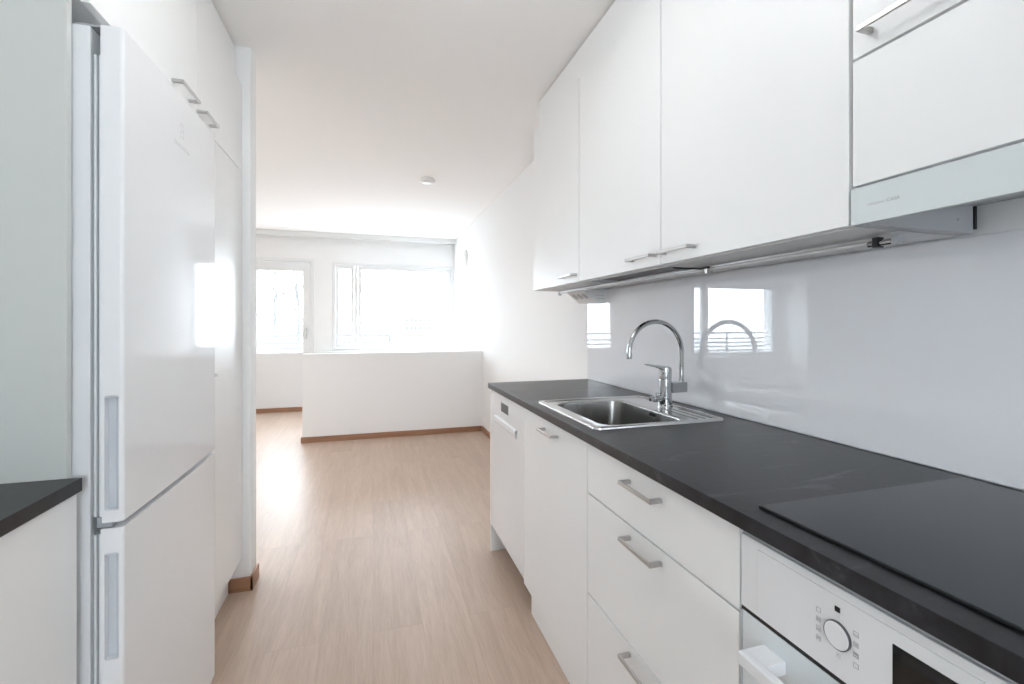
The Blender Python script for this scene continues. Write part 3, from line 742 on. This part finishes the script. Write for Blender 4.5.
fill_lamp(.02, 1.08, .3, .6, LAMP_W, 'slim rectangular white pendant added over the kitchen aisle for fill light', .15, 4.6)
fill_lamp(-2.1, 3.5, .9, .9, LIVING_W, 'flat square white fill lamp added in the hidden part of the living room')

# ------------------------------------------------------------------ outside
tag(MB().box(-140, 140, 9, 220, -6.2, -6.0).build('ground_outside', M['ground'], loc=(0, 100, -6)), 'pale winter ground outside', 'ground', kind='structure')
tag(MB().box(-9.6, 3, YF + .29, 8.72, -.22, -.03).build('balcony_slab', M['concrete'], loc=(0, 8, -.2)), 'light concrete balcony floor outside the windows', 'balcony', kind='structure')
t = thing('balcony_railing', 'grey balcony railing of horizontal slats outside the windows', 'railing', (-2.6, 8.6, -.03))
for z0, z1 in ((.985, 1.03), (.86, .90), (.77, .81), (.68, .72), (.59, .63)): MB().box(-9.4, .30, 8.585, 8.615, z0, z1, .004).build('slat', M['railpaint'], t)
for x in (-9.38, -8.1, -6.75, -5.38, -3.95, -2.55, -1.12, .285): MB().box(x - .02, x + .02, 8.62, 8.66, -.03, 1.02, .003).build('post', M['railpaint'], t)
t = thing('apartment_building', 'distant white apartment block with rows of small dark windows', 'building', (6.2, 62, -6))
MB().box(3.7, 8.6, 60, 66, -6, 2.35).build('wall', M['facade'], t)
MB().box(3.5, 8.8, 59.8, 66.2, 2.35, 2.65).build('roof', M['concrete'], t)
for r in range(3):
    for k in range(8): MB().box(3.95 + k * .57, 4.3 + k * .57, 59.96, 60.02, 1.45 - r * 1.0, 1.85 - r * 1.0).build('window', M['winpane'], t)
t = thing('low_building', 'distant low pale yellow building outside the window', 'building', (3.8, 42, -6))
MB().box(1.4, 6.4, 40, 46, -6, .30).build('wall', M['yellow'], t); MB().box(1.2, 6.6, 39.8, 46.2, .30, .42).build('roof', M['concrete'], t)
tag(MB().box(-30, 1.0, 75, 84, -6, -.2).box(-18, -6, 74, 80, -6, 1.0).build('row_houses', M['facade'], loc=(-14, 78, -6)), 'faint pale row of houses along the horizon', 'building')
def tree(x, y, h, sd, label):
    rnd = random.Random(sd)
    t = thing('bare_tree', label, 'tree', (x, y, -6), 'bare trees outside the balcony door')
    MB().tube([(x, y, -6), (x + rnd.uniform(-.1, .1), y, -2), (x + rnd.uniform(-.1, .1), y, h * .5), (x + rnd.uniform(-.2, .2), y, h)], [.13, .10, .07, .02], 8).build('trunk', M['bark'], t)
    b = MB()
    for k in range(16):
        z = rnd.uniform(.2, h * .9); a = rnd.uniform(0, 2 * PI); L_ = rnd.uniform(.5, 1.3)
        p0 = Vector((x, y, z)); p1 = p0 + Vector((math.cos(a) * L_ * .4, math.sin(a) * L_ * .4, L_ * .5)); p2 = p1 + Vector((math.cos(a) * L_ * .25, math.sin(a) * L_ * .2, L_ * .7))
        b.tube([p0, p1, p2], [.03, .018, .006], 6)
        for q in range(3):
            a2 = a + rnd.uniform(-1, 1); b.tube([p1, p1 + Vector((math.cos(a2) * .3, math.sin(a2) * .3, rnd.uniform(.2, .6)))], [.010, .004], 5)
    b.build('branches', M['bark'], t)
tree(-3.75, 20, 4.2, 1, 'bare tree outside the balcony door, the left one')
tree(-3.05, 21, 4.0, 2, 'bare tree outside the balcony door, the right one')
tree(-11.2, 20, 4.2, 3, 'bare tree outside the left end of the window wall')
